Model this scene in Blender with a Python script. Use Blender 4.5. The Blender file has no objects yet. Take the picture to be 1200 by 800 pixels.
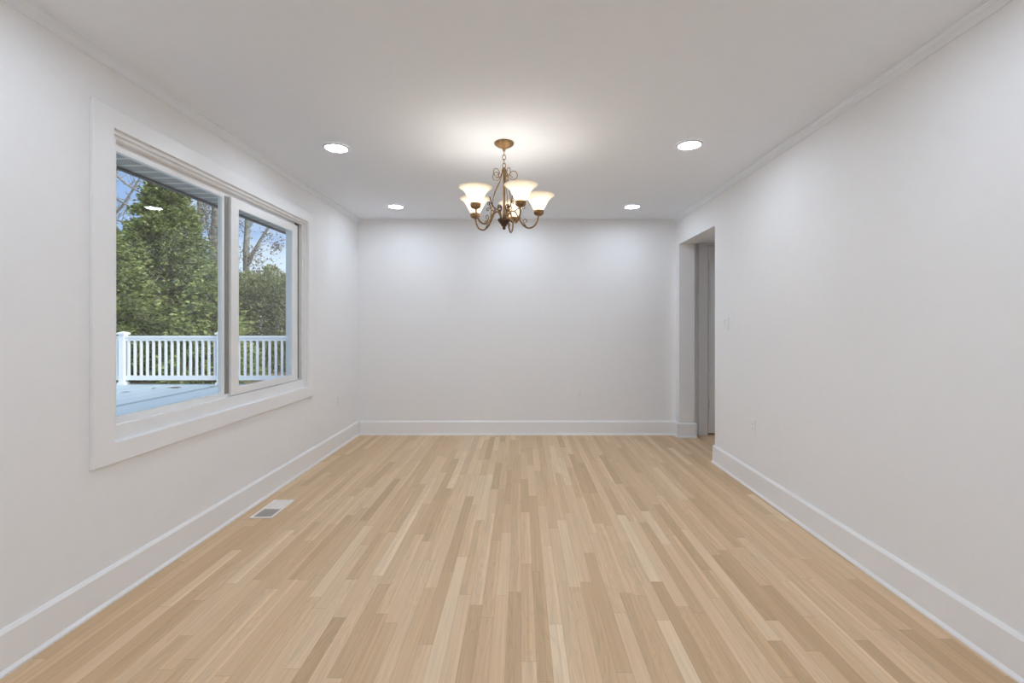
import bpy, bmesh, math, random
from mathutils import Vector, Matrix

random.seed(7)
PI = math.pi
C = bpy.context.scene.collection
scene = bpy.context.scene

# ------------------------------------------------------------------ camera
F_PX, VPX, VPY, EYE = 540.0, 610.5, 381.0, 1.24        # in the 1200x800 frame
cd = bpy.data.cameras.new('camera')
cam = bpy.data.objects.new('camera', cd); C.objects.link(cam)
cam.location = (0, 0, EYE); cam.rotation_euler = (PI / 2, 0, 0)
cd.sensor_width = 36.0; cd.lens = 36.0 * F_PX / 1200.0
cd.shift_x = -(VPX - 600.0) / 1200.0
cd.shift_y = (VPY - 400.0) / 1200.0
cd.clip_start = 0.02; cd.clip_end = 300
scene.camera = cam

# ------------------------------------------------------------------ exposure
scene.view_settings.view_transform = 'Standard'
scene.view_settings.look = 'None'
scene.view_settings.gamma = 1.0
scene.view_settings.use_curve_mapping = False
scene.view_settings.exposure = 0.24
scene.cycles.max_bounces = 14
scene.cycles.diffuse_bounces = 8
scene.cycles.transparent_max_bounces = 16
scene.cycles.sample_clamp_indirect = 10.0
scene.cycles.use_denoising = True

LED_POWER = 72.0          # radiance of the recessed LED lenses
LED_COL = (0.838, 0.966, 1.13)
BULB_W = 0.6             # each chandelier bulb
SKY_STRENGTH = 1.35
SUN_STRENGTH = 4.6

# ------------------------------------------------------------------ node helpers
def new_mat(name):
    m = bpy.data.materials.new(name); m.use_nodes = True
    nt = m.node_tree; nt.nodes.clear()
    out = nt.nodes.new('ShaderNodeOutputMaterial')
    return m, nt, out

def nd(nt, t, **kw):
    n = nt.nodes.new(t)
    for k, v in kw.items():
        if k.startswith('_'): setattr(n, k[1:], v)
    for k, v in kw.items():
        if not k.startswith('_'): n.inputs[k.replace('__', ' ')].default_value = v
    return n

def math_n(nt, op, a, b=None, c=None):
    n = nt.nodes.new('ShaderNodeMath'); n.operation = op
    for i, x in enumerate((a, b, c)):
        if x is None: continue
        if isinstance(x, (int, float)): n.inputs[i].default_value = x
        else: nt.links.new(x, n.inputs[i])
    return n.outputs[0]

def ramp(nt, fac, stops, interp='LINEAR'):
    n = nt.nodes.new('ShaderNodeValToRGB'); cr = n.color_ramp; cr.interpolation = interp
    while len(cr.elements) < len(stops): cr.elements.new(0.5)
    for e, (p, c) in zip(cr.elements, stops):
        e.position = p; e.color = (*c, 1) if len(c) == 3 else c
    nt.links.new(fac, n.inputs[0])
    return n.outputs[0]

def simple(name, col, rough=0.5, metal=0.0, var=0.03, scale=18.0, bump=0.0, bscale=180.0, spec=0.5):
    """principled paint with a little procedural unevenness"""
    m, nt, out = new_mat(name)
    b = nd(nt, 'ShaderNodeBsdfPrincipled', Roughness=rough, Metallic=metal)
    b.inputs['Specular IOR Level'].default_value = spec
    tc = nt.nodes.new('ShaderNodeTexCoord')
    nz = nd(nt, 'ShaderNodeTexNoise', Scale=scale, Detail=3.0)
    nt.links.new(tc.outputs['Object'], nz.inputs['Vector'])
    c0 = tuple(max(0, x * (1 - var)) for x in col); c1 = tuple(min(1, x * (1 + var)) for x in col)
    nt.links.new(ramp(nt, nz.outputs['Fac'], [(0.3, c0), (0.7, c1)]), b.inputs['Base Color'])
    if bump:
        n2 = nd(nt, 'ShaderNodeTexNoise', Scale=bscale, Detail=2.0)
        nt.links.new(tc.outputs['Object'], n2.inputs['Vector'])
        bp = nd(nt, 'ShaderNodeBump', Strength=bump, Distance=0.002)
        nt.links.new(n2.outputs['Fac'], bp.inputs['Height']); nt.links.new(bp.outputs[0], b.inputs['Normal'])
    nt.links.new(b.outputs[0], out.inputs[0])
    return m

def emit_mat(name, col, s):
    m, nt, out = new_mat(name)
    e = nd(nt, 'ShaderNodeEmission', Color=(*col, 1), Strength=s)
    nt.links.new(e.outputs[0], out.inputs[0])
    return m

# ------------------------------------------------------------------ world: blue sky with soft clouds
w = bpy.data.worlds.new('sky'); scene.world = w; w.use_nodes = True
nt = w.node_tree; nt.nodes.clear()
wo = nt.nodes.new('ShaderNodeOutputWorld'); bg = nd(nt, 'ShaderNodeBackground', Strength=SKY_STRENGTH)
tc = nt.nodes.new('ShaderNodeTexCoord')
sp = nt.nodes.new('ShaderNodeSeparateXYZ'); nt.links.new(tc.outputs['Generated'], sp.inputs[0])
blue = ramp(nt, sp.outputs['Z'], [(0.0, (0.50, 0.58, 0.70)), (0.16, (0.25, 0.37, 0.64)), (0.6, (0.17, 0.28, 0.54))])
mp = nd(nt, 'ShaderNodeMapping', Scale=(1.0, 1.0, 2.2), Location=(0.31, 0.12, 0.4))
nt.links.new(tc.outputs['Generated'], mp.inputs[0])
cz = nd(nt, 'ShaderNodeTexNoise', Scale=4.2, Detail=7.0, Roughness=0.55)
nt.links.new(mp.outputs[0], cz.inputs['Vector'])
cl = ramp(nt, cz.outputs['Fac'], [(0.44, (0, 0, 0)), (0.62, (1, 1, 1))])
mx = nt.nodes.new('ShaderNodeMixRGB'); nt.links.new(cl, mx.inputs[0]); nt.links.new(blue, mx.inputs[1])
mx.inputs[2].default_value = (0.58, 0.65, 0.76, 1)
nt.links.new(mx.outputs[0], bg.inputs[0]); nt.links.new(bg.outputs[0], wo.inputs[0])

sl = bpy.data.lights.new('sun', 'SUN'); sl.energy = SUN_STRENGTH; sl.angle = 0.6; sl.color = (1.0, 0.96, 0.89)
sun = bpy.data.objects.new('sun', sl); C.objects.link(sun)
sun.rotation_euler = Vector((-0.82, 0.26, -0.64)).to_track_quat('-Z', 'Y').to_euler()   # from over the house roof, on the trees

# ------------------------------------------------------------------ materials
M = {}
M['wall'] = simple('white_wall_paint', (0.87, 0.87, 0.875), 0.75, var=0.006, bump=0.04, spec=0.25)
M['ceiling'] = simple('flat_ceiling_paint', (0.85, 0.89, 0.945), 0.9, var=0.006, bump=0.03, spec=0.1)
M['trim'] = simple('white_trim_paint', (0.88, 0.88, 0.885), 0.4, var=0.005)
M['vinyl'] = simple('white_window_vinyl', (0.86, 0.86, 0.855), 0.35, var=0.01)
M['gasket_shade'] = simple('gasket_and_shade_grey', (0.27, 0.27, 0.265), 0.6)  # glazing gasket, and the grey that paints shade beside the sash
M['plate'] = simple('white_plastic_plate', (0.87, 0.87, 0.87), 0.3, var=0.005)
M['slot'] = simple('dark_slot', (0.05, 0.05, 0.05), 0.6)
M['register'] = simple('cream_register_enamel', (0.90, 0.85, 0.80), 0.4, var=0.01)
M['duct'] = simple('grey_duct_metal', (0.45, 0.42, 0.40), 0.6, 0.1)
M['lamp_trim'] = simple('white_lamp_trim', (0.82, 0.82, 0.82), 0.4, var=0.005)
M['led'] = emit_mat('led_lens', LED_COL, LED_POWER)
M['bronze'] = simple('antique_gold_bronze', (0.27, 0.165, 0.075), 0.42, 0.6, var=0.35, scale=60)
M['dark_bronze'] = simple('dark_bronze', (0.085, 0.052, 0.030), 0.4, 0.7, var=0.3, scale=60)
M['bulb'] = emit_mat('bulb_glow', (1.0, 0.93, 0.82), 21.0)
M['rail'] = simple('white_vinyl_railing', (0.87, 0.87, 0.87), 0.4, var=0.01)
M['bark'] = simple('grey_bark', (0.27, 0.24, 0.20), 0.9, var=0.35, scale=9, bump=0.6, bscale=30)
M['bark_pale'] = simple('pale_grey_bark', (0.27, 0.265, 0.245), 0.9, var=0.3, scale=7, bump=0.6, bscale=30)
M['siding'] = simple('white_house_siding', (0.75, 0.76, 0.76), 0.6)
M['gutter'] = simple('dark_brown_gutter', (0.13, 0.10, 0.08), 0.5)
M['roofing'] = simple('grey_shingles', (0.16, 0.15, 0.15), 0.9, var=0.3, scale=40)
M['hinge'] = simple('painted_hinge', (0.74, 0.74, 0.74), 0.4)

# thin window glass: clear, slightly green, fresnel-like reflection
m, nt, out = new_mat('window_glass')
tr = nd(nt, 'ShaderNodeBsdfTransparent', Color=(0.945, 0.97, 0.95, 1))
gl = nd(nt, 'ShaderNodeBsdfGlossy', Color=(1, 1, 1, 1), Roughness=0.0)
lw = nd(nt, 'ShaderNodeLayerWeight', Blend=0.5)
p5 = math_n(nt, 'POWER', lw.outputs['Facing'], 4.0)
fr = math_n(nt, 'MULTIPLY_ADD', p5, 0.7, 0.03)
ms = nt.nodes.new('ShaderNodeMixShader'); nt.links.new(fr, ms.inputs[0])
nt.links.new(tr.outputs[0], ms.inputs[1]); nt.links.new(gl.outputs[0], ms.inputs[2]); nt.links.new(ms.outputs[0], out.inputs[0])
M['glass'] = m

# alabaster glass of the chandelier shades: lets the bulb's light through
m, nt, out = new_mat('alabaster_shade_glass')
tcn = nt.nodes.new('ShaderNodeTexCoord')
nz = nd(nt, 'ShaderNodeTexNoise', Scale=14.0, Detail=4.0, Distortion=1.5)
nt.links.new(tcn.outputs['Object'], nz.inputs['Vector'])
colr = ramp(nt, nz.outputs['Fac'], [(0.3, (0.95, 0.88, 0.76)), (0.7, (0.97, 0.94, 0.88))])
df = nd(nt, 'ShaderNodeBsdfDiffuse'); tl = nd(nt, 'ShaderNodeBsdfTranslucent')
nt.links.new(colr, df.inputs[0]); nt.links.new(colr, tl.inputs[0])
ms = nd(nt, 'ShaderNodeMixShader', Fac=0.82); nt.links.new(df.outputs[0], ms.inputs[1]); nt.links.new(tl.outputs[0], ms.inputs[2])
g2 = nd(nt, 'ShaderNodeBsdfGlossy', Roughness=0.15); m2 = nd(nt, 'ShaderNodeMixShader', Fac=0.04)
nt.links.new(ms.outputs[0], m2.inputs[1]); nt.links.new(g2.outputs[0], m2.inputs[2]); nt.links.new(m2.outputs[0], out.inputs[0])
M['shade'] = m

# oak strip floor: 57 mm strips running away from the camera, random lengths
def strip_floor(name, width, mean_len, stops, axis='Y', rough=0.42, gap=(0.30, 0.20, 0.12), grain=0.13, warm=True):
    m, nt, out = new_mat(name)
    b = nd(nt, 'ShaderNodeBsdfPrincipled', Roughness=rough); b.inputs['Specular IOR Level'].default_value = 0.35
    tc = nt.nodes.new('ShaderNodeTexCoord'); sp = nt.nodes.new('ShaderNodeSeparateXYZ')
    nt.links.new(tc.outputs['Object'], sp.inputs[0])
    ac, al = (sp.outputs['X'], sp.outputs['Y']) if axis == 'Y' else (sp.outputs['Y'], sp.outputs['X'])
    u = math_n(nt, 'DIVIDE', ac, width)
    row = math_n(nt, 'FLOOR', u)
    fu = math_n(nt, 'FRACT', u)
    wn = nd(nt, 'ShaderNodeTexWhiteNoise', _noise_dimensions='1D'); nt.links.new(row, wn.inputs['W'])
    off = math_n(nt, 'MULTIPLY', wn.outputs['Value'], 731.0)
    wv = math_n(nt, 'MULTIPLY_ADD', al, 1.0 / mean_len, off)
    v1 = nd(nt, 'ShaderNodeTexVoronoi', _voronoi_dimensions='1D', Scale=1.0); nt.links.new(wv, v1.inputs['W'])
    v2 = nd(nt, 'ShaderNodeTexVoronoi', _voronoi_dimensions='1D', _feature='DISTANCE_TO_EDGE', Scale=1.0); nt.links.new(wv, v2.inputs['W'])
    sc = nt.nodes.new('ShaderNodeSeparateColor'); nt.links.new(v1.outputs['Color'], sc.inputs[0])
    base = ramp(nt, sc.outputs[0], stops)
    # grain: long streaks and cathedral figure, shifted for each board
    bo = math_n(nt, 'MULTIPLY', sc.outputs[1], 57.0)
    cx = math_n(nt, 'MULTIPLY_ADD', ac, 95.0, bo)
    cy = math_n(nt, 'MULTIPLY_ADD', al, 2.4, bo)
    cv = nt.nodes.new('ShaderNodeCombineXYZ'); nt.links.new(cx, cv.inputs[0]); nt.links.new(cy, cv.inputs[1]); nt.links.new(bo, cv.inputs[2])
    g1 = nd(nt, 'ShaderNodeTexNoise', Scale=1.0, Detail=6.0, Roughness=0.6, Distortion=0.4); nt.links.new(cv.outputs[0], g1.inputs['Vector'])
    cx2 = math_n(nt, 'MULTIPLY_ADD', ac, 16.0, bo); cy2 = math_n(nt, 'MULTIPLY_ADD', al, 1.5, bo)
    cv2 = nt.nodes.new('ShaderNodeCombineXYZ'); nt.links.new(cx2, cv2.inputs[0]); nt.links.new(cy2, cv2.inputs[1])
    g2 = nd(nt, 'ShaderNodeTexNoise', Scale=1.0, Detail=2.0, Distortion=0.8); nt.links.new(cv2.outputs[0], g2.inputs['Vector'])
    rings = math_n(nt, 'SINE', math_n(nt, 'MULTIPLY', g2.outputs['Fac'], 60.0))
    fig = math_n(nt, 'MULTIPLY', math_n(nt, 'MAXIMUM', rings, 0.0), math_n(nt, 'GREATER_THAN', sc.outputs[2], 0.45))
    g = math_n(nt, 'ADD', math_n(nt, 'MULTIPLY', math_n(nt, 'SUBTRACT', g1.outputs['Fac'], 0.5), grain * 3.2),
               math_n(nt, 'MULTIPLY', fig, -grain * 0.55))
    # pale sapwood streak along some boards
    sap = math_n(nt, 'MULTIPLY', math_n(nt, 'GREATER_THAN', sc.outputs[2], 0.80),
                 math_n(nt, 'GREATER_THAN', math_n(nt, 'ADD', fu, math_n(nt, 'MULTIPLY', g2.outputs['Fac'], 0.5)), 0.93))
    g = math_n(nt, 'ADD', g, math_n(nt, 'MULTIPLY', sap, 0.10))
    k = math_n(nt, 'ADD', g, 1.0)
    mul = nt.nodes.new('ShaderNodeVectorMath'); mul.operation = 'SCALE'
    nt.links.new(base, mul.inputs[0]); nt.links.new(k, mul.inputs['Scale'])
    # seams
    ed = math_n(nt, 'MINIMUM', fu, math_n(nt, 'SUBTRACT', 1.0, fu))
    s1 = math_n(nt, 'LESS_THAN', ed, 0.0006 / width)
    s2 = math_n(nt, 'LESS_THAN', v2.outputs['Distance'], 0.0009 / mean_len)
    sm = math_n(nt, 'MULTIPLY', math_n(nt, 'MAXIMUM', s1, s2), 0.55)
    mx = nt.nodes.new('ShaderNodeMixRGB'); nt.links.new(sm, mx.inputs[0]); nt.links.new(mul.outputs[0], mx.inputs[1]); mx.inputs[2].default_value = (*gap, 1)
    nt.links.new(mx.outputs[0], b.inputs['Base Color'])
    bp = nd(nt, 'ShaderNodeBump', Strength=0.05, Distance=0.001); nt.links.new(g1.outputs['Fac'], bp.inputs['Height'])
    nt.links.new(bp.outputs[0], b.inputs['Normal'])
    nt.links.new(b.outputs[0], out.inputs[0])
    return m

M['oak'] = strip_floor('oak_strip_floor', 0.057, 0.74, [
    (0.0, (0.55, 0.375, 0.215)), (0.15, (0.63, 0.435, 0.255)), (0.5, (0.69, 0.49, 0.30)), (0.85, (0.73, 0.53, 0.335)), (1.0, (0.79, 0.61, 0.41))])
M['decking'] = strip_floor('grey_blue_decking', 0.14, 4.0, [(0.0, (0.40, 0.48, 0.54)), (1.0, (0.45, 0.53, 0.59))], axis='Y', rough=0.7, gap=(0.16, 0.19, 0.22), grain=0.03)
M['deck_dark'] = simple('dark_deck_board', (0.25, 0.31, 0.36), 0.7, var=0.06)

# perforated soffit: ribbed panels with rows of tiny holes
m, nt, out = new_mat('perforated_soffit')
b = nd(nt, 'ShaderNodeBsdfPrincipled', Roughness=0.5)
tcn = nt.nodes.new('ShaderNodeTexCoord'); spx = nt.nodes.new('ShaderNodeSeparateXYZ'); nt.links.new(tcn.outputs['Object'], spx.inputs[0])
hx = math_n(nt, 'SUBTRACT', math_n(nt, 'FRACT', math_n(nt, 'MULTIPLY', spx.outputs['X'], 63.0)), 0.5)
hy = math_n(nt, 'SUBTRACT', math_n(nt, 'FRACT', math_n(nt, 'MULTIPLY', spx.outputs['Y'], 63.0)), 0.5)
r2 = math_n(nt, 'ADD', math_n(nt, 'MULTIPLY', hx, hx), math_n(nt, 'MULTIPLY', hy, hy))
hole = math_n(nt, 'LESS_THAN', r2, 0.13)
fy = math_n(nt, 'FRACT', math_n(nt, 'MULTIPLY', spx.outputs['Y'], 1 / 0.127))
panel = math_n(nt, 'LESS_THAN', fy, 0.74)
hm = math_n(nt, 'MULTIPLY', hole, panel)
nt.links.new(ramp(nt, hm, [(0.0, (0.82, 0.71, 0.58)), (1.0, (0.05, 0.045, 0.04))]), b.inputs['Base Color'])
nt.links.new(b.outputs[0], out.inputs[0])
M['soffit'] = m

# leaves: colour differs from leaf to leaf
def leaf_mat(name, stops, transl=0.35):
    m, nt, out = new_mat(name)
    ge = nt.nodes.new('ShaderNodeNewGeometry')
    c = ramp(nt, ge.outputs['Random Per Island'], stops)
    d = nd(nt, 'ShaderNodeBsdfDiffuse'); t = nd(nt, 'ShaderNodeBsdfTranslucent')
    nt.links.new(c, d.inputs[0]); nt.links.new(c, t.inputs[0])
    x = nd(nt, 'ShaderNodeMixShader', Fac=transl)
    nt.links.new(d.outputs[0], x.inputs[1]); nt.links.new(t.outputs[0], x.inputs[2]); nt.links.new(x.outputs[0], out.inputs[0])
    return m
M['cedar'] = leaf_mat('cedar_foliage', [(0.0, (0.12, 0.16, 0.055)), (0.5, (0.26, 0.31, 0.11)), (0.85, (0.40, 0.44, 0.18)), (1.0, (0.54, 0.54, 0.30))])
M['cedar_light'] = leaf_mat('light_cedar_foliage', [(0.0, (0.18, 0.22, 0.07)), (0.5, (0.34, 0.39, 0.15)), (1.0, (0.50, 0.53, 0.25))])
M['hedge'] = leaf_mat('hedge_foliage', [(0.0, (0.18, 0.20, 0.07)), (0.5, (0.30, 0.32, 0.14)), (1.0, (0.44, 0.45, 0.23))])
M['autumn'] = leaf_mat('autumn_leaves', [(0.0, (0.10, 0.06, 0.05)), (0.45, (0.20, 0.12, 0.09)), (0.7, (0.14, 0.17, 0.07)), (1.0, (0.40, 0.25, 0.10))])

m, nt, out = new_mat('leaf_litter_ground')
b = nd(nt, 'ShaderNodeBsdfPrincipled', Roughness=0.95)
tcn = nt.nodes.new('ShaderNodeTexCoord')
v = nd(nt, 'ShaderNodeTexVoronoi', Scale=9.0); nt.links.new(tcn.outputs['Object'], v.inputs['Vector'])
sc = nt.nodes.new('ShaderNodeSeparateColor'); nt.links.new(v.outputs['Color'], sc.inputs[0])
nt.links.new(ramp(nt, sc.outputs[0], [(0.0, (0.16, 0.10, 0.07)), (0.5, (0.30, 0.21, 0.16)), (0.8, (0.20, 0.22, 0.10)), (1.0, (0.45, 0.33, 0.26))]), b.inputs['Base Color'])
nt.links.new(b.outputs[0], out.inputs[0])
M['litter'] = m

# ------------------------------------------------------------------ mesh helpers
class MB:
    """collects shapes into one mesh"""
    def __init__(s): s.v, s.f, s.sm = [], [], []
    def add(s, vs, fs, smooth=False):
        o = len(s.v); s.v += [tuple(x) for x in vs]
        s.f += [tuple(i + o for i in f) for f in fs]; s.sm += [smooth] * len(fs); return s
    def box(s, x0, x1, y0, y1, z0, z1):
        x0, x1 = sorted((x0, x1)); y0, y1 = sorted((y0, y1)); z0, z1 = sorted((z0, z1))
        vs = [(x, y, z) for x in (x0, x1) for y in (y0, y1) for z in (z0, z1)]
        return s.add(vs, [(0, 1, 3, 2), (4, 6, 7, 5), (0, 4, 5, 1), (2, 3, 7, 6), (0, 2, 6, 4), (1, 5, 7, 3)])
    def prism(s, prof, origin, du, dv, dl, length):
        """2-D profile (u, v) swept along dl"""
        o, du, dv, dl = map(Vector, (origin, du, dv, dl)); n = len(prof)
        vs = [o + du * a + dv * b for a, b in prof] + [o + du * a + dv * b + dl * length for a, b in prof]
        fs = [(i, (i + 1) % n, (i + 1) % n + n, i + n) for i in range(n)] + [tuple(range(n))[::-1], tuple(range(n, 2 * n))]
        return s.add(vs, fs)
    def lathe(s, prof, centre=(0, 0, 0), seg=32, smooth=True, closed=False):
        """profile of (r, z) turned about z"""
        cx, cy, cz = centre; vs, fs = [], []
        for r, z in prof:
            for k in range(seg):
                a = 2 * PI * k / seg; vs.append((cx + r * math.cos(a), cy + r * math.sin(a), cz + z))
        rows = len(prof)
        for i in range(rows if closed else rows - 1):
            j = (i + 1) % rows
            for k in range(seg):
                k2 = (k + 1) % seg; fs.append((i * seg + k, i * seg + k2, j * seg + k2, j * seg + k))
        if not closed:
            if prof[0][0] > 1e-5: fs.append(tuple(range(seg))[::-1])
            if prof[-1][0] > 1e-5: fs.append(tuple((rows - 1) * seg + k for k in range(seg)))
        return s.add(vs, fs, smooth)
    def tube(s, pts, rad, seg=8, smooth=True, loop=False):
        P = [Vector(p) for p in pts]; n = len(P)
        R = rad if isinstance(rad, (list, tuple)) else [rad] * n
        T = []
        for i in range(n):
            a, b_ = (P[(i - 1) % n], P[(i + 1) % n]) if loop else (P[max(i - 1, 0)], P[min(i + 1, n - 1)])
            t = b_ - a; T.append(t.normalized() if t.length > 1e-9 else Vector((0, 0, 1)))
        up = Vector((0, 0, 1)) if abs(T[0].z) < 0.9 else Vector((1, 0, 0))
        N = T[0].cross(up).normalized(); vs, fs = [], []
        for i in range(n):
            N = (N - T[i] * N.dot(T[i])); N = N.normalized() if N.length > 1e-6 else T[i].orthogonal().normalized()
            B = T[i].cross(N)
            for k in range(seg):
                a = 2 * PI * k / seg; vs.append(P[i] + (N * math.cos(a) + B * math.sin(a)) * R[i])
        for i in range(n if loop else n - 1):
            j = (i + 1) % n
            for k in range(seg):
                k2 = (k + 1) % seg; fs.append((i * seg + k, i * seg + k2, j * seg + k2, j * seg + k))
        if not loop: fs += [tuple(range(seg))[::-1], tuple((n - 1) * seg + k for k in range(seg))]
        return s.add(vs, fs, smooth)
    def build(s, name, mat, parent=None, bevel=0.0, solid=0.0, recalc=True):
        me = bpy.data.meshes.new(name); me.from_pydata(s.v, [], s.f); me.update()
        me.polygons.foreach_set('use_smooth', s.sm)
        if recalc:
            bm = bmesh.new(); bm.from_mesh(me); bmesh.ops.recalc_face_normals(bm, faces=bm.faces); bm.to_mesh(me); bm.free()
        me.materials.append(mat)
        o = bpy.data.objects.new(name, me); C.objects.link(o)
        if parent: o.parent = parent
        if solid:
            md = o.modifiers.new('solid', 'SOLIDIFY'); md.thickness = solid; md.offset = 0
        if bevel:
            md = o.modifiers.new('bevel', 'BEVEL'); md.width = bevel; md.segments = 2; md.limit_method = 'ANGLE'; md.angle_limit = 0.6
        return o

def spline(pts, n=6):
    """Catmull-Rom through the points"""
    P = [Vector(p) for p in pts]; P = [P[0] * 2 - P[1]] + P + [P[-1] * 2 - P[-2]]; out = []
    for i in range(1, len(P) - 2):
        a, b, c, d = P[i - 1:i + 3]
        for k in range(n):
            t = k / n
            out.append(0.5 * ((2 * b) + (c - a) * t + (2 * a - 5 * b + 4 * c - d) * t * t + (3 * b - a - 3 * c + d) * t ** 3))
    out.append(P[-2]); return out

def tag(o, label=None, cat=None, group=None, kind=None):
    for k, v in (('label', label), ('category', cat), ('group', group), ('kind', kind)):
        if v: o[k] = v
    return o
def empty(name, loc=(0, 0, 0), rz=0.0):
    o = bpy.data.objects.new(name, None); o.empty_display_size = 0.1; C.objects.link(o)
    o.location = loc; o.rotation_euler = (0, 0, rz); return o
def struct(o): o['kind'] = 'structure'; return o
def copy_tree(o, parent=None):
    c = o.copy(); C.objects.link(c)
    if parent: c.parent = parent
    for ch in list(o.children): copy_tree(ch, c)
    return c

# ------------------------------------------------------------------ room dimensions (metres)
XL, XR = -1.848, 1.751            # faces of the side walls
XLO, XRO = -2.0, 1.923            # their other faces
YB, YF = 5.22, -2.6               # far wall, wall behind the camera
CEIL = 2.44
WY0, WY1, WZ0, WZ1 = 2.076, 3.977, 0.71, 2.129      # inner edge of the window casing
DY0, DY1, DZ = 4.16, 5.10, 2.14                       # doorway in the right wall
HX, HZ = 3.05, 2.17                                   # hall beyond it

# floor
fl = struct(MB().box(XLO, 3.2, YF - 0.12, 6.1, -0.04, 0).build('floor', M['oak']))
# ceiling
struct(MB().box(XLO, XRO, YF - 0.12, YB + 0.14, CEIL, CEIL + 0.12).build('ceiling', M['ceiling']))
# left wall with the window hole
b = MB(); hy0, hy1, hz0, hz1 = WY0 - 0.012, WY1 + 0.012, WZ0 - 0.012, WZ1 + 0.012
b.box(XLO, XL, YF - 0.12, hy0, -0.04, CEIL); b.box(XLO, XL, hy1, YB + 0.14, -0.04, CEIL)
b.box(XLO, XL, hy0, hy1, -0.04, hz0); b.box(XLO, XL, hy0, hy1, hz1, CEIL)
struct(b.build('wall_left', M['wall']))
# right wall with the doorway
b = MB(); b.box(XR, XRO, YF - 0.12, DY0, 0, CEIL); b.box(XR, XRO, DY1, YB, 0, CEIL); b.box(XR, XRO, DY0, DY1, DZ, CEIL)
struct(b.build('wall_right', M['wall']))
# far wall (also the end wall of the hall, where the closet door is)
CX0, CX1, CZ = 2.112, 2.88, 2.148
b = MB(); b.box(XL, CX0, YB, YB + 0.14, 0, CEIL); b.box(CX1, 3.2, YB, YB + 0.14, 0, CEIL); b.box(CX0, CX1, YB, YB + 0.14, CZ, CEIL)
struct(b.build('wall_back', M['wall']))
struct(MB().box(XL, XR, YF - 0.12, YF, 0, CEIL).build('wall_front', M['wall']))
# hall and closet shell
struct(MB().box(HX, 3.2, 2.3, YB, 0, CEIL).build('wall_hall', M['wall']))
struct(MB().box(XRO, HX, 2.3, 2.42, 0, HZ).build('wall_hall_near', M['wall']))
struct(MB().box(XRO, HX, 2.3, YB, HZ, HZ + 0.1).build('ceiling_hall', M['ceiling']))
b = MB(); b.box(1.98, 2.08, YB + 0.14, 6.0, 0, CEIL); b.box(2.92, 3.02, YB + 0.14, 6.0, 0, CEIL); b.box(1.98, 3.02, 5.9, 6.0, 0, CEIL); b.box(1.98, 3.02, YB + 0.14, 6.0, CEIL, CEIL + 0.05)
struct(b.build('wall_closet', M['wall']))

# baseboards: flat board with a bevelled top and a little shoe strip
BP = [(0, 0), (0.026, 0), (0.026, 0.008), (0.016, 0.020), (0.016, 0.146), (0.006, 0.160), (0, 0.160)]
struct(MB().prism(BP, (XL, YF, 0), (1, 0, 0), (0, 0, 1), (0, 1, 0), YB - YF).build('baseboard_left', M['trim']))
struct(MB().prism(BP, (XL + 0.026, YB, 0), (0, -1, 0), (0, 0, 1), (1, 0, 0), XR - XL - 0.026).build('baseboard_back', M['trim']))
struct(MB().prism(BP, (XR, YF, 0), (-1, 0, 0), (0, 0, 1), (0, 1, 0), DY0 + 0.016 - YF).build('baseboard_right', M['trim']))
b = MB().prism(BP, (XR - 0.0255, DY1, 0), (0, -1, 0), (0, 0, 1), (1, 0, 0), XRO - XR + 0.0435)
b.prism(BP, (XR, DY1, 0), (-1, 0, 0), (0, 0, 1), (0, 1, 0), YB - DY1 - 0.026)
struct(b.build('baseboard_jamb', M['trim']))
struct(MB().prism(BP, (XR + 0.0, DY0, 0), (0, 1, 0), (0, 0, 1), (1, 0, 0), XRO - XR).build('baseboard_jamb_near', M['trim']))
# crown moulding along both side walls
CP = [(0, 0), (0, -0.046), (0.006, -0.046), (0.009, -0.038), (0.016, -0.020), (0.026, -0.011), (0.032, -0.008), (0.032, 0)]
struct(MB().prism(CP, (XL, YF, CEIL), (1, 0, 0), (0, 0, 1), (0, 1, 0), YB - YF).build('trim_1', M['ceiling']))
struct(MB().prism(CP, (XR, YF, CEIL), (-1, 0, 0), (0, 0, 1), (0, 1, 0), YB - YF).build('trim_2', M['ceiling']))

# ------------------------------------------------------------------ closet door at the end of the hall
dr = struct(empty('door_1', (CX0, YB, 0)))
b = MB().box(0.012, CX1 - CX0 - 0.004, 0.010, 0.045, 0.016, CZ - 0.005)
b.build('door_panel', M['trim'], dr, bevel=0.002)
b = MB(); b.box(-0.104, -0.002, -0.018, 0.0, 0, HZ - 0.002); b.box(-0.104, -0.092, -0.024, -0.018, 0, HZ - 0.002)
b.build('door_casing', M['trim'], dr, bevel=0.002)
for z in (1.93, 0.35):
    h = MB().box(-0.003, 0.022, -0.004, 0.012, z - 0.045, z + 0.045)
    h.tube([(0.004, -0.008, z - 0.048), (0.004, -0.008, z + 0.048)], 0.007, 10)
    h.build('hinge', M['hinge'], dr)

# ------------------------------------------------------------------ window_1: white vinyl slider, fixed pane left, sash right
wn = struct(empty('window_1', (0, 0, 0)))
def frame_boxes(mb, x0, x1, y0, y1, z0, z1, t):
    """four bars, t = (near, far, bottom, top) widths"""
    tn, tf, tb, tt = t
    O = [(y0, z0), (y1, z0), (y1, z1), (y0, z1)]; I = [(y0 + tn, z0 + tb), (y1 - tf, z0 + tb), (y1 - tf, z1 - tt), (y0 + tn, z1 - tt)]
    vs = [(x, *p) for x in (x0, x1) for p in O + I]; fs = []
    for i in range(4):
        j = (i + 1) % 4
        fs += [(i, j, j + 4, i + 4), (i + 8, i + 12, j + 12, j + 8), (i, i + 8, j + 8, j), (i + 4, j + 4, j + 12, i + 12)]
    return mb.add(vs, fs)
frame_boxes(MB(), XL, -1.830, WY0 - 0.105, WY1 + 0.085, WZ0 - 0.092, WZ1 + 0.088, (0.105, 0.085, 0.092, 0.088)).build('casing', M['trim'], wn, bevel=0.003)
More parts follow.
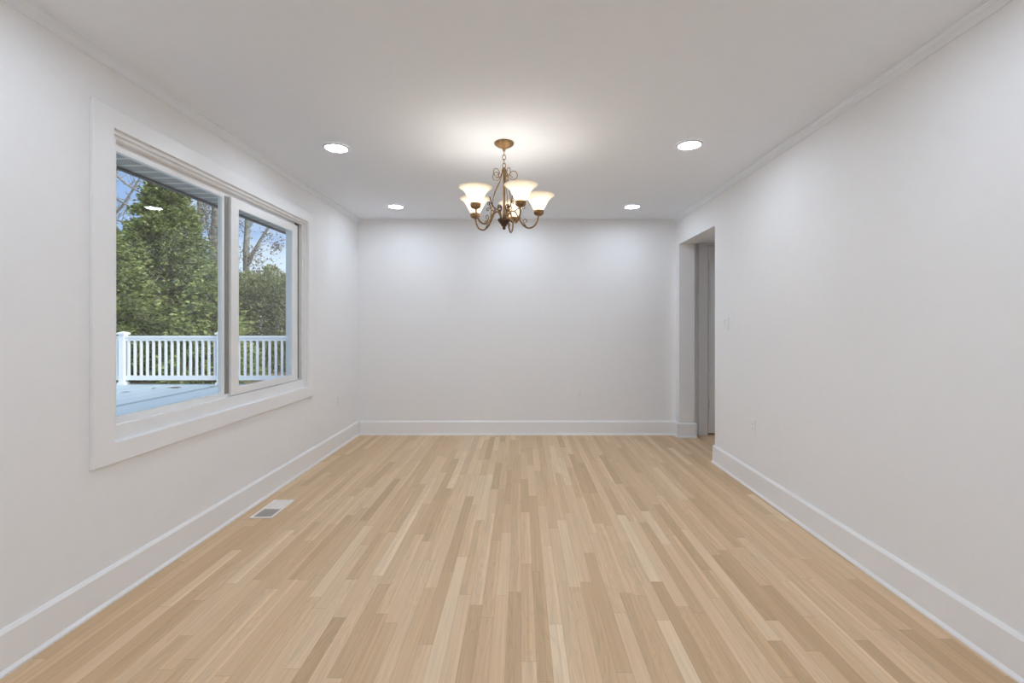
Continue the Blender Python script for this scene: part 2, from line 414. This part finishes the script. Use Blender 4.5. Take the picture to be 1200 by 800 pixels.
# jamb extension between casing and vinyl frame
frame_boxes(MB(), -1.866, -1.848, WY0 - 0.011, WY1 + 0.011, WZ0 - 0.011, WZ1 + 0.011, (0.012, 0.022, 0.012, 0.027)).build('jamb_liner', M['trim'], wn)
fr = frame_boxes(MB(), -1.896, -1.866, WY0 - 0.011, WY1 + 0.011, WZ0 - 0.011, WZ1 + 0.011, (0.061, 0.060, 0.080, 0.042))
frame_boxes(fr, -1.990, -1.896, WY0 - 0.011, WY1 + 0.011, WZ0 - 0.011, WZ1 + 0.011, (0.050, 0.030, 0.090, 0.024))
fr.box(-1.930, -1.8965, 3.01, WY1 - 0.06, 2.070, 2.125)
fr.build('frame', M['vinyl'], wn, bevel=0.002)
MB().box(-1.912, -1.8965, 3.858, WY1 - 0.02, 0.775, 2.11).build('track_filler', M['gasket_shade'], wn)  # closes the gap behind the sash; grey stands for the channel's darkness
# exterior brickmould
frame_boxes(MB(), -2.035, -2.0, WY0 - 0.07, WY1 + 0.07, WZ0 - 0.07, WZ1 + 0.07, (0.06, 0.06, 0.06, 0.06)).build('brickmould', M['vinyl'], wn)
# fixed pane (outer track)
fx = frame_boxes(MB(), -1.925, -1.897, WY0 + 0.045, 3.015, 0.770, 2.105, (0.035, 0.090, 0.040, 0.050)).build('fixed_sash', M['vinyl'], wn, bevel=0.002)
MB().box(-1.908, -1.904, WY0 + 0.078, 2.928, 0.808, 2.057).build('glass_pane', M['glass'], fx)
MB().box(-1.8965, -1.893, 2.948, 2.986, 0.80, 2.07).build('stile_shade_strip', M['gasket_shade'], fx)  # grey strip stands in for the shade on the white fixed stile
# sliding sash (inner track)
sa = frame_boxes(MB(), -1.895, -1.877, 2.985, 3.872, 0.784, 2.076, (0.082, 0.082, 0.048, 0.064)).build('sliding_sash', M['vinyl'], wn, bevel=0.0025)
MB().box(-1.889, -1.885, 3.062, 3.795, 0.828, 2.017).build('glass_pane', M['glass'], sa)
frame_boxes(MB(), -1.8895, -1.8835, 3.0635, 3.794, 0.8285, 2.0165, (0.003, 0.003, 0.003, 0.003)).build('glazing_gasket', M['gasket_shade'], sa)

# ------------------------------------------------------------------ recessed ceiling lights
def make_recessed():
    r = empty('recessed_light')
    MB().lathe([(0.069, -0.002), (0.086, -0.001), (0.088, -0.004), (0.084, -0.009), (0.074, -0.011), (0.069, -0.008)], closed=True, seg=40).build('trim_ring', M['lamp_trim'], r)
    MB().lathe([(0.0705, -0.003), (0.0705, -0.0065), (0.04, -0.0085), (0.0, -0.009)], seg=40).build('lens', M['led'], r)
    return r
rl0 = make_recessed()
spots = [(-1.246, 3.11, 'white recessed ceiling light left of the chandelier, nearer the window'),
         (1.118, 3.06, 'white recessed ceiling light right of the chandelier, large in view'),
         (-1.262, 4.645, 'small-looking recessed light in the ceiling corner past the window'),
         (1.122, 4.645, 'small-looking recessed light in the ceiling near the doorway corner'),
         (-0.068, 4.70, 'recessed ceiling light hidden behind the chandelier arms, seen mirrored in window glass')]
for y, t in ((1.5, 'just above and ahead of the camera'), (-0.05, 'straight above the camera'), (-1.6, 'well behind the camera')):  # unseen lights added above and behind the camera to brighten the room
    spots += [(-1.25, y, 'added unseen recessed light on the window side ' + t), (1.12, y, 'added unseen recessed light on the doorway side ' + t), (-0.07, y, 'added unseen recessed light along the room centre ' + t)]
for i, (x, y, lab) in enumerate(spots):
    r = rl0 if i == 0 else copy_tree(rl0)
    r.location = (x, y, CEIL); tag(r, lab, 'ceiling light', 'recessed LED lights in the ceiling')

# ------------------------------------------------------------------ chandelier
CHX, CHY, EYEZ = -0.111, 3.03, EYE
ch = tag(empty('chandelier', (CHX, CHY, 0)), 'antique gold five-arm chandelier with lit frosted bell shades hanging from the ceiling', 'chandelier')
Z = lambda h: EYEZ + h
MB().lathe([(0.0, CEIL), (0.060, CEIL), (0.065, CEIL - 0.004), (0.063, CEIL - 0.012), (0.050, CEIL - 0.022), (0.028, CEIL - 0.033), (0.012, CEIL - 0.038), (0.010, CEIL - 0.05), (0.006, CEIL - 0.058), (0, CEIL - 0.06)]).build('canopy', M['bronze'], ch)
zt, zb = CEIL - 0.055, Z(1.035); nl = 4; pitch = (zt - zb) / nl
for k in range(nl):
    zc = zt - pitch * (k + 0.5); a = 0 if k % 2 else PI / 2; hl = pitch * 0.64; pts = []
    for j in range(20):
        t = 2 * PI * j / 20; lx = 0.011 * math.cos(t); lz = hl * math.sin(t)
        pts.append((lx * math.cos(a), lx * math.sin(a), zc + lz))
    MB().tube(pts, 0.0026, 6, loop=True).build('chain_link', M['bronze'], ch)
MB().lathe([(0, Z(1.04)), (0.009, Z(1.035)), (0.016, Z(1.02)), (0.017, Z(1.005)), (0.010, Z(0.99)), (0.008, Z(0.97)), (0.008, Z(0.74)), (0.011, Z(0.72)), (0.012, Z(0.695)), (0, Z(0.69))], seg=16).build('column', M['bronze'], ch)
MB().lathe([(0, Z(0.700)), (0.040, Z(0.698)), (0.043, Z(0.692)), (0.040, Z(0.684)), (0.026, Z(0.668)), (0.016, Z(0.652)), (0.009, Z(0.646)), (0.011, Z(0.640)), (0.009, Z(0.632)), (0, Z(0.626))], seg=28).build('hub', M['dark_bronze'], ch)

def radial(pts, a, lat=None):
    ca, sa_ = math.cos(a), math.sin(a)
    return [(r * ca - (l if l else 0) * sa_, r * sa_ + (l if l else 0) * ca, Z(h)) for r, h, l in [(p + (0,))[:3] for p in pts]]
def curl(c, r0, r1, a0, turns, n=22):
    return [(c[0] + (r0 + (r1 - r0) * k / n) * math.cos(a0 + turns * 2 * PI * k / n), c[1] + (r0 + (r1 - r0) * k / n) * math.sin(a0 + turns * 2 * PI * k / n)) for k in range(n + 1)]

angs = [math.radians(x) for x in (-65.4 + 4, 6.6, 76.0, 151.0, 221.5)]
shade0 = None
for a in angs:
    # arm: out of the hub, over the small arch, down through the U and up to the cup
    p = [(0.024, 0.695), (0.030, 0.725), (0.050, 0.752), (0.075, 0.745), (0.098, 0.705), (0.125, 0.664), (0.160, 0.643), (0.197, 0.655), (0.220, 0.690), (0.229, 0.730)]
    arm = MB().tube(radial([(q.x, q.y) for q in spline([(x, y, 0) for x, y in p], 5)], a), 0.0058, 8).build('arm', M['bronze'], ch)
    # tall rod: scroll at the top, bows outward and joins the arm
    sc = curl((0.060, 0.992), 0.016, 0.036, -0.5 * PI, -1.25)
    q = [(v.x, v.y) for v in spline([(x, y, 0) for x, y in sc + [(0.020, 0.985), (0.030, 0.950), (0.055, 0.905), (0.078, 0.860), (0.094, 0.800), (0.103, 0.750), (0.108, 0.700), (0.116, 0.678)]], 3)]
    MB().tube(radial(q, a), 0.0027, 6).build('rod', M['bronze'], ch)
    # decorative curls on the arm
    s1 = curl((0.072, 0.800), 0.004, 0.024, 0.9 * PI, 1.15)
    s1 += [(0.070, 0.772), (0.045, 0.757)]
    s1 = [(0.118, 0.825), (0.108, 0.795), (0.092, 0.768), (0.068, 0.752)] + curl((0.040, 0.770), 0.024, 0.006, -0.25 * PI, -1.1)
    MB().tube(radial([(v.x, v.y) for v in spline([(x, y, 0) for x, y in s1], 2)], a), 0.0038, 6).build('scroll', M['dark_bronze'], arm)
    s2 = [(0.150, 0.646), (0.136, 0.668)] + curl((0.142, 0.688), 0.018, 0.005, -0.6 * PI, -1.0)
    MB().tube(radial([(v.x, v.y) for v in spline([(x, y, 0) for x, y in s2], 2)], a), [0.0028] * 8 + [0.0022] * (len(s2) * 2 - 9), 6).build('scroll', M['dark_bronze'], arm)
    s3 = [(0.100, 0.775), (0.116, 0.785)] + curl((0.128, 0.776), 0.013, 0.004, 0.75 * PI, -1.0)
    MB().tube(radial([(v.x, v.y) for v in spline([(x, y, 0) for x, y in s3], 2)], a), 0.0022, 6).build('scroll', M['dark_bronze'], arm)
    cx, cy = 0.230 * math.cos(a), 0.230 * math.sin(a)
    MB().lathe([(0, 0.722), (0.008, 0.724), (0.021, 0.729), (0.031, 0.736), (0.033, 0.741), (0.032, 0.743), (0.034, 0.745), (0.034, 0.761), (0.020, 0.761), (0, 0.761)], (cx, cy, EYEZ), seg=24).build('cup', M['bronze'], ch)
    sh = MB().lathe([(0.010, 0.7620), (0.030, 0.7625), (0.0345, 0.770), (0.041, 0.783), (0.049, 0.798), (0.057, 0.813), (0.067, 0.829), (0.081, 0.845), (0.095, 0.855), (0.104, 0.859),
                     (0.104, 0.8615), (0.094, 0.8585), (0.079, 0.8485), (0.064, 0.8315), (0.054, 0.815), (0.046, 0.800), (0.038, 0.785), (0.0315, 0.772), (0.028, 0.765), (0.010, 0.7645)], (cx, cy, EYEZ), seg=36, closed=True).build('lamp_shade', M['shade'], ch)
    MB().lathe([(0.012, 0.763), (0.013, 0.778), (0.020, 0.795), (0.022, 0.808), (0.017, 0.822), (0.0, 0.830)], (cx, cy, EYEZ), seg=18).build('bulb', M['bulb'], sh)
    ld = bpy.data.lights.new('bulb_light', 'POINT'); ld.energy = BULB_W; ld.color = (1.0, 0.95, 0.88); ld.shadow_soft_size = 0.006
    lo = bpy.data.objects.new('bulb_light', ld); C.objects.link(lo); lo.parent = ch; lo.location = (cx, cy, Z(0.838))

# ------------------------------------------------------------------ floor register
fr_ = tag(empty('floor_register', (-1.672, 3.110, 0)), 'cream metal floor register set in the oak floor beside left baseboard', 'floor vent')
RW, RL = 0.146, 0.305
b = MB(); frame_boxes_ = [(-RW / 2, -RW / 2 + 0.016, -RL / 2, RL / 2), (RW / 2 - 0.016, RW / 2, -RL / 2, RL / 2), (-RW / 2 + 0.016, RW / 2 - 0.016, -RL / 2, -RL / 2 + 0.018), (-RW / 2 + 0.016, RW / 2 - 0.016, RL / 2 - 0.018, RL / 2), (-RW / 2 + 0.016, RW / 2 - 0.016, -0.006, 0.006)]
for x0, x1, y0, y1 in frame_boxes_: b.box(x0, x1, y0, y1, 0.0003, 0.006)
b.build('faceplate', M['register'], fr_, bevel=0.0015)
MB().box(-RW / 2 + 0.014, RW / 2 - 0.014, -RL / 2 + 0.014, RL / 2 - 0.014, 0.0002, 0.0012).build('damper', M['duct'], fr_)
for k in range(22):
    y = -RL / 2 + 0.026 + k * (RL - 0.052) / 21
    if abs(y) < 0.009: continue
    near = y < 0
    t = 0.0028 if near else 0.0040
    dz = 0.0042
    b = MB(); s = -0.0028 if near else 0.0028
    b.add([(-0.056, y - t / 2 - s, 0.0012), (0.056, y - t / 2 - s, 0.0012), (0.056, y + t / 2 - s, 0.0012), (-0.056, y + t / 2 - s, 0.0012),
           (-0.056, y - t / 2 + s, 0.0012 + dz), (0.056, y - t / 2 + s, 0.0012 + dz), (0.056, y + t / 2 + s, 0.0012 + dz), (-0.056, y + t / 2 + s, 0.0012 + dz)],
          [(0, 3, 2, 1), (4, 5, 6, 7), (0, 1, 5, 4), (1, 2, 6, 5), (2, 3, 7, 6), (3, 0, 4, 7)])
    b.build('louver', M['register'], fr_)

# ------------------------------------------------------------------ outlets and switch (built facing -y, then turned)
def make_outlet():
    r = empty('wall_outlet')
    MB().box(-0.036, 0.036, -0.006, -0.0002, -0.058, 0.058).build('cover_plate', M['plate'], r, bevel=0.002)
    rc = MB().box(-0.0168, 0.0168, -0.0078, -0.006, -0.0335, 0.0335).build('receptacle', M['plate'], r, bevel=0.001)
    for zc in (-0.018, 0.018):
        for xs, hh in ((-0.006, 0.0045), (0.006, 0.0035)):
            MB().box(xs - 0.001, xs + 0.001, -0.0081, -0.0078, zc + 0.003 - hh, zc + 0.003 + hh).build('slot', M['slot'], rc)
    return r
o0 = make_outlet()
for i, (loc, rz, lab) in enumerate([((0.673, YB, 0.463), 0, 'white wall outlet low on the far wall, right of its middle'),
                                   ((XR, 3.47, 0.475), -PI / 2, 'white wall outlet low on the right wall, near the doorway'),
                                   ((XL, 4.675, 0.47), PI / 2, 'white wall outlet low on the left wall between window and corner')]):
    o = o0 if i == 0 else copy_tree(o0)
    o.location = loc; o.rotation_euler = (0, 0, rz); tag(o, lab, 'outlet', 'duplex outlets on the walls')
sw = tag(empty('light_switch', (XR, 3.935, 1.255), -PI / 2), 'white double rocker light switch on the right wall beside the doorway', 'switch')
MB().box(-0.058, 0.058, -0.006, -0.0002, -0.058, 0.058).build('cover_plate', M['plate'], sw, bevel=0.002)
for xs in (-0.023, 0.023):
    MB().prism([(-0.006, -0.033), (-0.0075, -0.033), (-0.0105, 0.033), (-0.006, 0.033)], (xs - 0.0165, 0, 0), (0, 1, 0), (0, 0, 1), (1, 0, 0), 0.033).build('rocker', M['plate'], sw)

# ------------------------------------------------------------------ outside: house shell, deck, ground
SOF = EYE + 1.05
struct(MB().box(-2.66, -2.0, -4, 12, SOF, SOF + 0.02).build('soffit', M['soffit']))
b = MB(); b.box(-2.69, -2.66, -4, 12, SOF - 0.015, SOF + 0.17); struct(b.build('trim_3', M['gutter']))
b = MB(); b.box(-2.02, -2.0, -4, hy0 - 0.06, -0.7, SOF); b.box(-2.02, -2.0, hy1 + 0.06, 12, -0.7, SOF); b.box(-2.02, -2.0, hy0 - 0.06, hy1 + 0.06, -0.7, hz0 - 0.06); b.box(-2.02, -2.0, hy0 - 0.06, hy1 + 0.06, hz1 + 0.06, SOF)
struct(b.build('wall_outside', M['siding']))
b = MB(); b.add([(-2.70, -4, 2.46), (2.2, -4, 4.4), (7.1, -4, 2.46), (-2.70, 12, 2.46), (2.2, 12, 4.4), (7.1, 12, 2.46),
                 (-2.70, -4, 2.56), (2.2, -4, 4.5), (7.1, -4, 2.56), (-2.70, 12, 2.56), (2.2, 12, 4.5), (7.1, 12, 2.56)],
                [(0, 1, 4, 3), (1, 2, 5, 4), (6, 9, 10, 7), (7, 10, 11, 8), (0, 3, 9, 6), (2, 8, 11, 5), (0, 6, 7, 1), (1, 7, 8, 2), (3, 4, 10, 9), (4, 5, 11, 10)])
struct(b.build('roof', M['roofing']))
DK = 0.0; RY = 9.63
struct(MB().box(-12.0, -2.02, -3, RY + 0.12, DK - 0.04, DK).build('deck', M['decking']))
struct(MB().box(-6.27, -6.13, -3, RY + 0.12, DK, DK + 0.002).build('deck_divider_board', M['deck_dark']))
struct(MB().box(-12.0, -2.02, RY + 0.09, RY + 0.12, -0.4, DK - 0.04).build('deck_skirt', M['rail']))
struct(MB().box(-45, 8, -6, 60, -0.6, -0.16).build('ground', M['litter']))

# railing along the far edge of the deck
rg = tag(empty('deck_railing', (0, RY, DK)), 'white vinyl deck railing with square balusters and capped posts outside the window', 'railing')
posts = [-10.35, -8.31, -6.27, -4.23, -2.19]
for x in posts:
    p = MB().box(x - 0.055, x + 0.055, -0.055, 0.055, 0.0, 1.05).build('post', M['rail'], rg)
    c = MB().box(x - 0.080, x + 0.080, -0.08, 0.08, 1.05, 1.085)
    c.add([(x - 0.07, -0.07, 1.085), (x + 0.07, -0.07, 1.085), (x + 0.07, 0.07, 1.085), (x - 0.07, 0.07, 1.085), (x, 0, 1.115)], [(0, 1, 4), (1, 2, 4), (2, 3, 4), (3, 0, 4), (0, 3, 2, 1)])
    c.build('post_cap', M['rail'], p)
    MB().box(x - 0.075, x + 0.075, -0.075, 0.075, 0.0, 0.05).build('post_skirt', M['rail'], p)
for x0, x1 in zip(posts, posts[1:]):
    b = MB().box(x0 + 0.055, x1 - 0.055, -0.04, 0.04, 0.98, 1.02); b.box(x0 + 0.055, x1 - 0.055, -0.022, 0.022, 0.915, 0.98)
    b.build('top_rail', M['rail'], rg)
    MB().box(x0 + 0.055, x1 - 0.055, -0.022, 0.022, 0.095, 0.19).build('bottom_rail', M['rail'], rg)
    n = 15; st = (x1 - x0 - 0.11) / n
    for k in range(n):
        xb = x0 + 0.055 + st * (k + 0.5)
        MB().box(xb - 0.019, xb + 0.019, -0.019, 0.019, 0.19, 0.915).build('baluster', M['rail'], rg)

# fallen leaves on the deck
def fallen_leaf(x, y, s, rot, lab):
    b = MB(); pts = [(-1, 0), (-0.5, 0.42), (0.1, 0.5), (0.6, 0.3), (1, 0), (0.6, -0.3), (0.1, -0.5), (-0.5, -0.42)]
    top = [(px * s, py * s, 0.010 + 0.018 * abs(py) + 0.01 * px * px) for px, py in pts]
    n = len(pts); vs = top + [(a, c, d - 0.003) for a, c, d in top]
    b.add(vs, [tuple(range(n)), tuple(range(n, 2 * n))[::-1]] + [(i, i + n, (i + 1) % n + n, (i + 1) % n) for i in range(n)])
    b.tube([(-1.5 * s, 0, 0.006), (-0.9 * s, 0, 0.016)], 0.003, 5)
    o = b.build('fallen_leaf', M['autumn'], bevel=0); o.location = (x, y, DK); o.rotation_euler = (0, 0, rot)
    tag(o, lab, 'leaf', 'fallen leaves on the deck')
fallen_leaf(-7.26, 8.47, 0.06, 0.4, 'brown fallen leaf on the deck, closest to the left end post')
fallen_leaf(-7.13, 8.95, 0.05, 1.9, 'brown fallen leaf on the deck under the middle of the railing panel')
fallen_leaf(-6.82, 9.10, 0.11, 0.1, 'longest reddish fallen leaf on the deck, right of the two small ones')
fallen_leaf(-6.20, 9.24, 0.05, 2.6, 'fallen leaf on the dark deck board before the middle post')

# ------------------------------------------------------------------ trees and shrubs
def at(px, py, d): return ((px - VPX) * d / F_PX, d, EYE + (VPY - py) * d / F_PX)
GZ = -0.16
def sprays(b, rnd, pos, out_dir, size, blades, droop):
    """one fan of narrow pointed leaf blades"""
    o = Vector(pos); d0 = Vector(out_dir).normalized()
    for k in range(blades):
        d = (d0 + Vector((rnd.uniform(-.8, .8), rnd.uniform(-.8, .8), rnd.uniform(-.5, .6) - droop))).normalized()
        sd = d.cross(Vector((rnd.uniform(-1, 1), rnd.uniform(-1, 1), rnd.uniform(-1, 1)))).normalized()
        L = size * rnd.uniform(.6, 1.2); W = L * rnd.uniform(.16, .30)
        b.add([o, o + d * L * .45 + sd * W, o + d * L, o + d * L * .5 - sd * W], [(0, 1, 2, 3)])
def conifer(name, lab, px, d, apex_z, base_r, n, mat, seed, size=0.16, power=1.0, group='evergreens beyond the deck'):
    rnd = random.Random(seed); x = (px - VPX) * d / F_PX; r = tag(empty(name, (x, d, GZ)), lab, 'tree', group)
    H = apex_z - GZ
    lean = rnd.uniform(-.1, .1)
    MB().tube([(0, 0, -0.03), (0.02, 0, H * .35), (lean * .5, 0, H * .7), (lean, 0, H * .97)], [.16, .12, .07, .02], 8).build('trunk', M['bark'], r)
    b = MB(); nb = int(n / 26)
    br = MB()
    for i in range(nb):
        t = rnd.random() ** 1.35; z = H * (0.03 + 0.96 * t); R = base_r * ((1 - t) ** power) * rnd.uniform(.6, 1.3) + .10
        a = rnd.uniform(0, 2 * PI); ca, sa_ = math.cos(a), math.sin(a)
        tipz = z - R * .12
        br.tube([(0, 0, z + .05 * R), (ca * R * .5, sa_ * R * .5, z + .08 * R), (ca * R * .95, sa_ * R * .95, tipz)], [.018, .012, .005], 4)
        for k in range(26):
            s = rnd.uniform(.35, 1.0) ** .7
            wd = .27 * R * (1.1 - s) + .10
            p = (ca * R * s + rnd.gauss(0, wd * .6), sa_ * R * s + rnd.gauss(0, wd * .6), z + .08 * R * (1 - s) - .12 * R * s + rnd.gauss(0, .07))
            sprays(b, rnd, p, (ca, sa_, .1), size * (1.1 - .35 * t), 3, .15)
    br.build('branches', M['bark'], r); b.build('foliage', mat, r, recalc=False)
    return r
def shrub(name, lab, px, d, top_z, rx, n, mat, seed, size=0.10, group='clipped hedge shrubs beyond the deck'):
    rnd = random.Random(seed); x = (px - VPX) * d / F_PX; r = tag(empty(name, (x, d, GZ)), lab, 'shrub', group)
    H = top_z - GZ; b = MB(); st = MB()
    for k in range(5):
        a = k * 1.256 + rnd.uniform(-.3, .3); st.tube([(0.04 * math.cos(a), 0.04 * math.sin(a), -0.02), (rx * .35 * math.cos(a), rx * .35 * math.sin(a), H * .5), (rx * .55 * math.cos(a), rx * .55 * math.sin(a), H * .85)], [.03, .022, .008], 5)
    st.build('stem', M['bark'], r)
    for i in range(n):
        while True:
            u = Vector((rnd.gauss(0, 1), rnd.gauss(0, 1), rnd.gauss(0, 1)))
            if u.length > .1: break
        u.normalize(); s = rnd.uniform(.72, 1.05)
        z = H * .5 + u.z * H * .5 * s
        wob = 1 + .13 * math.sin(5 * u.x + seed) * math.cos(4 * u.z + 2 * seed)
        rr = rx * (1.05 if z < H * .6 else 1.0) * s * wob
        prof = max(.25, (1 - abs(2 * z / H - 1) ** 3.5)) ** .5
        k = math.hypot(u.x, u.y) or 1
        q = rr * prof * (min(1, k * 1.6))
        sprays(b, rnd, (u.x / k * q, u.y / k * q, max(z, .02)), u, size, 3, .0)
    b.build('foliage', mat, r, recalc=False); return r
def bare_tree(name, lab, base, paths, leaf_spots, seed, bark, nleaf=0, leaf_size=.09, group='bare trees behind the evergreens'):
    """trunk and limbs along given paths, twigs grown from them"""
    rnd = random.Random(seed); r = tag(empty(name, base), lab, 'tree', group); B = Vector(base)
    t = MB(); tips = []
    for i, (pts, r0, r1) in enumerate(paths):
        P = spline([Vector(p) - B for p in pts], 5); n = len(P)
        mb = t if i == 0 else MB()
        mb.tube(P, [r0 + (r1 - r0) * k / (n - 1) for k in range(n)], 8)
        mb.build('trunk' if i == 0 else 'limb', bark, r)
        L = sum((P[k + 1] - P[k]).length for k in range(n - 1))
        for k in range(int(L * 3.2)):
            f = rnd.uniform(.25 if i == 0 else .1, 1); j = min(n - 2, int(f * (n - 1))); o = P[j]
            dv = Vector((rnd.uniform(-1, 1), rnd.uniform(-1, 1), rnd.uniform(-.1, 1))).normalized(); ln = rnd.uniform(.5, 1.3) * (1.1 - .4 * f)
            Q = [o]
            for s in range(4):
                dv = (dv + Vector((rnd.uniform(-.4, .4), rnd.uniform(-.4, .4), rnd.uniform(-.1, .35)))).normalized(); Q.append(Q[-1] + dv * ln / 4)
            tips.append((Q, .016))
            for s in (1, 2, 3):
                dw = (dv + Vector((rnd.uniform(-1, 1), rnd.uniform(-1, 1), rnd.uniform(-.3, .6)))).normalized(); W = [Q[s], Q[s] + dw * ln * .22, Q[s] + (dw + Vector((0, 0, .3))).normalized() * ln * .45]
                tips.append((W, .008))
    tw = MB()
    for Q, r0 in tips: tw.tube(Q, [r0 * (1 - .75 * k / (len(Q) - 1)) for k in range(len(Q))], 4)
    tw.build('twigs', bark, r)
    if nleaf:
        b = MB()
        for k in range(nleaf):
            if leaf_spots and rnd.random() < .9:
                c, sp_ = rnd.choice(leaf_spots); p = Vector(c) - B + Vector((rnd.gauss(0, sp_), rnd.gauss(0, sp_), rnd.gauss(0, sp_)))
            else:
                Q, _ = rnd.choice(tips); p = rnd.choice(Q) + Vector((rnd.gauss(0, .06), rnd.gauss(0, .06), rnd.gauss(0, .06)))
            sprays(b, rnd, p, (rnd.uniform(-1, 1), rnd.uniform(-1, 1), rnd.uniform(-.8, .3)), leaf_size, 2, .1)
        b.build('leaves', M['autumn'], r, recalc=False)
    return r

conifer('evergreen_tree', 'tall dark evergreen tree rising to the eave in the left window pane', 194, 15.0, 7.6, 2.7, 30000, M['cedar'], 3, size=.15, power=1.45)
conifer('evergreen_tree', 'bushy evergreen tree at the left edge of the left window pane', 122, 11.8, 3.95, 1.75, 13000, M['cedar'], 5, size=.14)
conifer('evergreen_tree', 'short yellow-green evergreen behind the railing beside the window stile', 246, 11.4, 2.6, 1.0, 6500, M['cedar_light'], 9, size=.13, power=.8)
for i, (px, tz, rx, lab) in enumerate([(268, 2.65, .62, 'dark hedge shrub partly behind the window stile'), (292, 2.80, .62, 'olive hedge shrub in the left half of right window pane'),
                                      (317, 2.95, .62, 'olive hedge shrub in the middle of right window pane'), (341, 2.80, .62, 'olive hedge shrub at the right edge of right window pane')]):
    shrub('hedge_shrub', lab, px, 13.6 + .1 * i, tz, rx, 4200, M['hedge'], 20 + i)
for i, (px, lab) in enumerate([(140, 'dark shrub far behind railing, leftmost of the back row'), (185, 'dark shrub far behind railing under the tall evergreen'),
                               (228, 'dark shrub far behind railing under the pale bare trunks')]):
    shrub('hedge_shrub', lab, px, 19.5, 2.4, 1.05, 2200, M['hedge'], 40 + i, size=.15, group='dark shrubs at the back of the garden')

def atf(px, py, d): return at(px, py, d * 1.22)
def trunk_tree(lab, px, d, r0, tops, seed, bark, nleaf, spots):
    d0 = d; d = d * 1.22; r0 *= 1.22
    x = (px - VPX) * d / F_PX
    paths = [([(x, d, GZ - .05), (x + .03, d, 1.5), atf(px - .5, 300, d0), atf(px + 1.5, 250, d0), atf(px, 190, d0), atf(px + 2, 140, d0)], r0, r0 * .45)]
    for t in tops: paths.append(([atf(*p) for p in t[0]], t[1], t[2]))
    return bare_tree('bare_tree', lab, (x, d, GZ), paths, spots, seed, bark, nleaf)
trunk_tree('grey bare tree with a straight trunk right of the tall evergreen', 233, 18.0, .13, [([(233, 285, 18.0), (224, 255, 17.7), (214, 225, 17.4)], .06, .02), ([(233, 265, 18), (243, 235, 18.2), (248, 205, 18.3)], .06, .02)], 61, M['bark_pale'], 1000,
           [(atf(226, 262, 17.8), .45), (atf(240, 250, 17.8), .4), (atf(240, 290, 17.8), .5)])
trunk_tree('pale bare tree with a broad trunk beside the centre window stile', 251, 17.0, .19, [([(251, 290, 17), (258, 262, 17), (264, 235, 17)], .08, .03), ([(251, 300, 17), (244, 270, 16.8), (240, 240, 16.6)], .06, .02)], 62, M['bark_pale'], 1000,
           [(atf(253, 255, 16.6), .4), (atf(258, 310, 16.6), .45), (atf(262, 285, 16.8), .35)])
trunk_tree('pale forked bare tree with brown leaves in the right window pane', 289, 16.0, .13, [([(289, 312, 16), (297, 296, 16), (306, 280, 16), (318, 262, 16), (334, 243, 16)], .09, .03), ([(318, 262, 16), (306, 257, 16), (294, 253, 16)], .02, .008)], 63, M['bark_pale'], 700,
           [(atf(320, 277, 15.8), .25), (atf(324, 289, 15.8), .12), (atf(301, 300, 15.8), .3), (atf(283, 302, 15.7), .3), (atf(304, 310, 15.8), .3), (atf(277, 265, 15.8), .25)])
x = (98 - VPX) * 19.52 / F_PX
bare_tree('bare_tree', 'leafless tree reaching long thin branches into left window pane', (x, 19.52, GZ),
          [([(x, 19.52, GZ - .05), atf(99, 340, 16), atf(97, 260, 16), atf(100, 160, 16)], .2, .1),
           ([atf(97, 250, 16), atf(112, 222, 16), atf(135, 200, 16), atf(165, 190, 16)], .07, .02), ([atf(98, 225, 16), atf(125, 200, 15.7), atf(150, 217, 15.4), atf(183, 236, 15.2)], .07, .025),
           ([atf(98, 290, 16), atf(120, 262, 16), atf(140, 245, 16), atf(160, 215, 16), atf(172, 192, 16)], .07, .02),
           ([atf(97, 215, 16), atf(120, 224, 15.8), atf(145, 238, 15.6), atf(172, 252, 15.4)], .06, .02), ([atf(98, 270, 16), atf(130, 258, 15.8), atf(150, 262, 15.8), atf(180, 270, 15.6)], .05, .015)],
          [], 64, M['bark'], 60, .07)
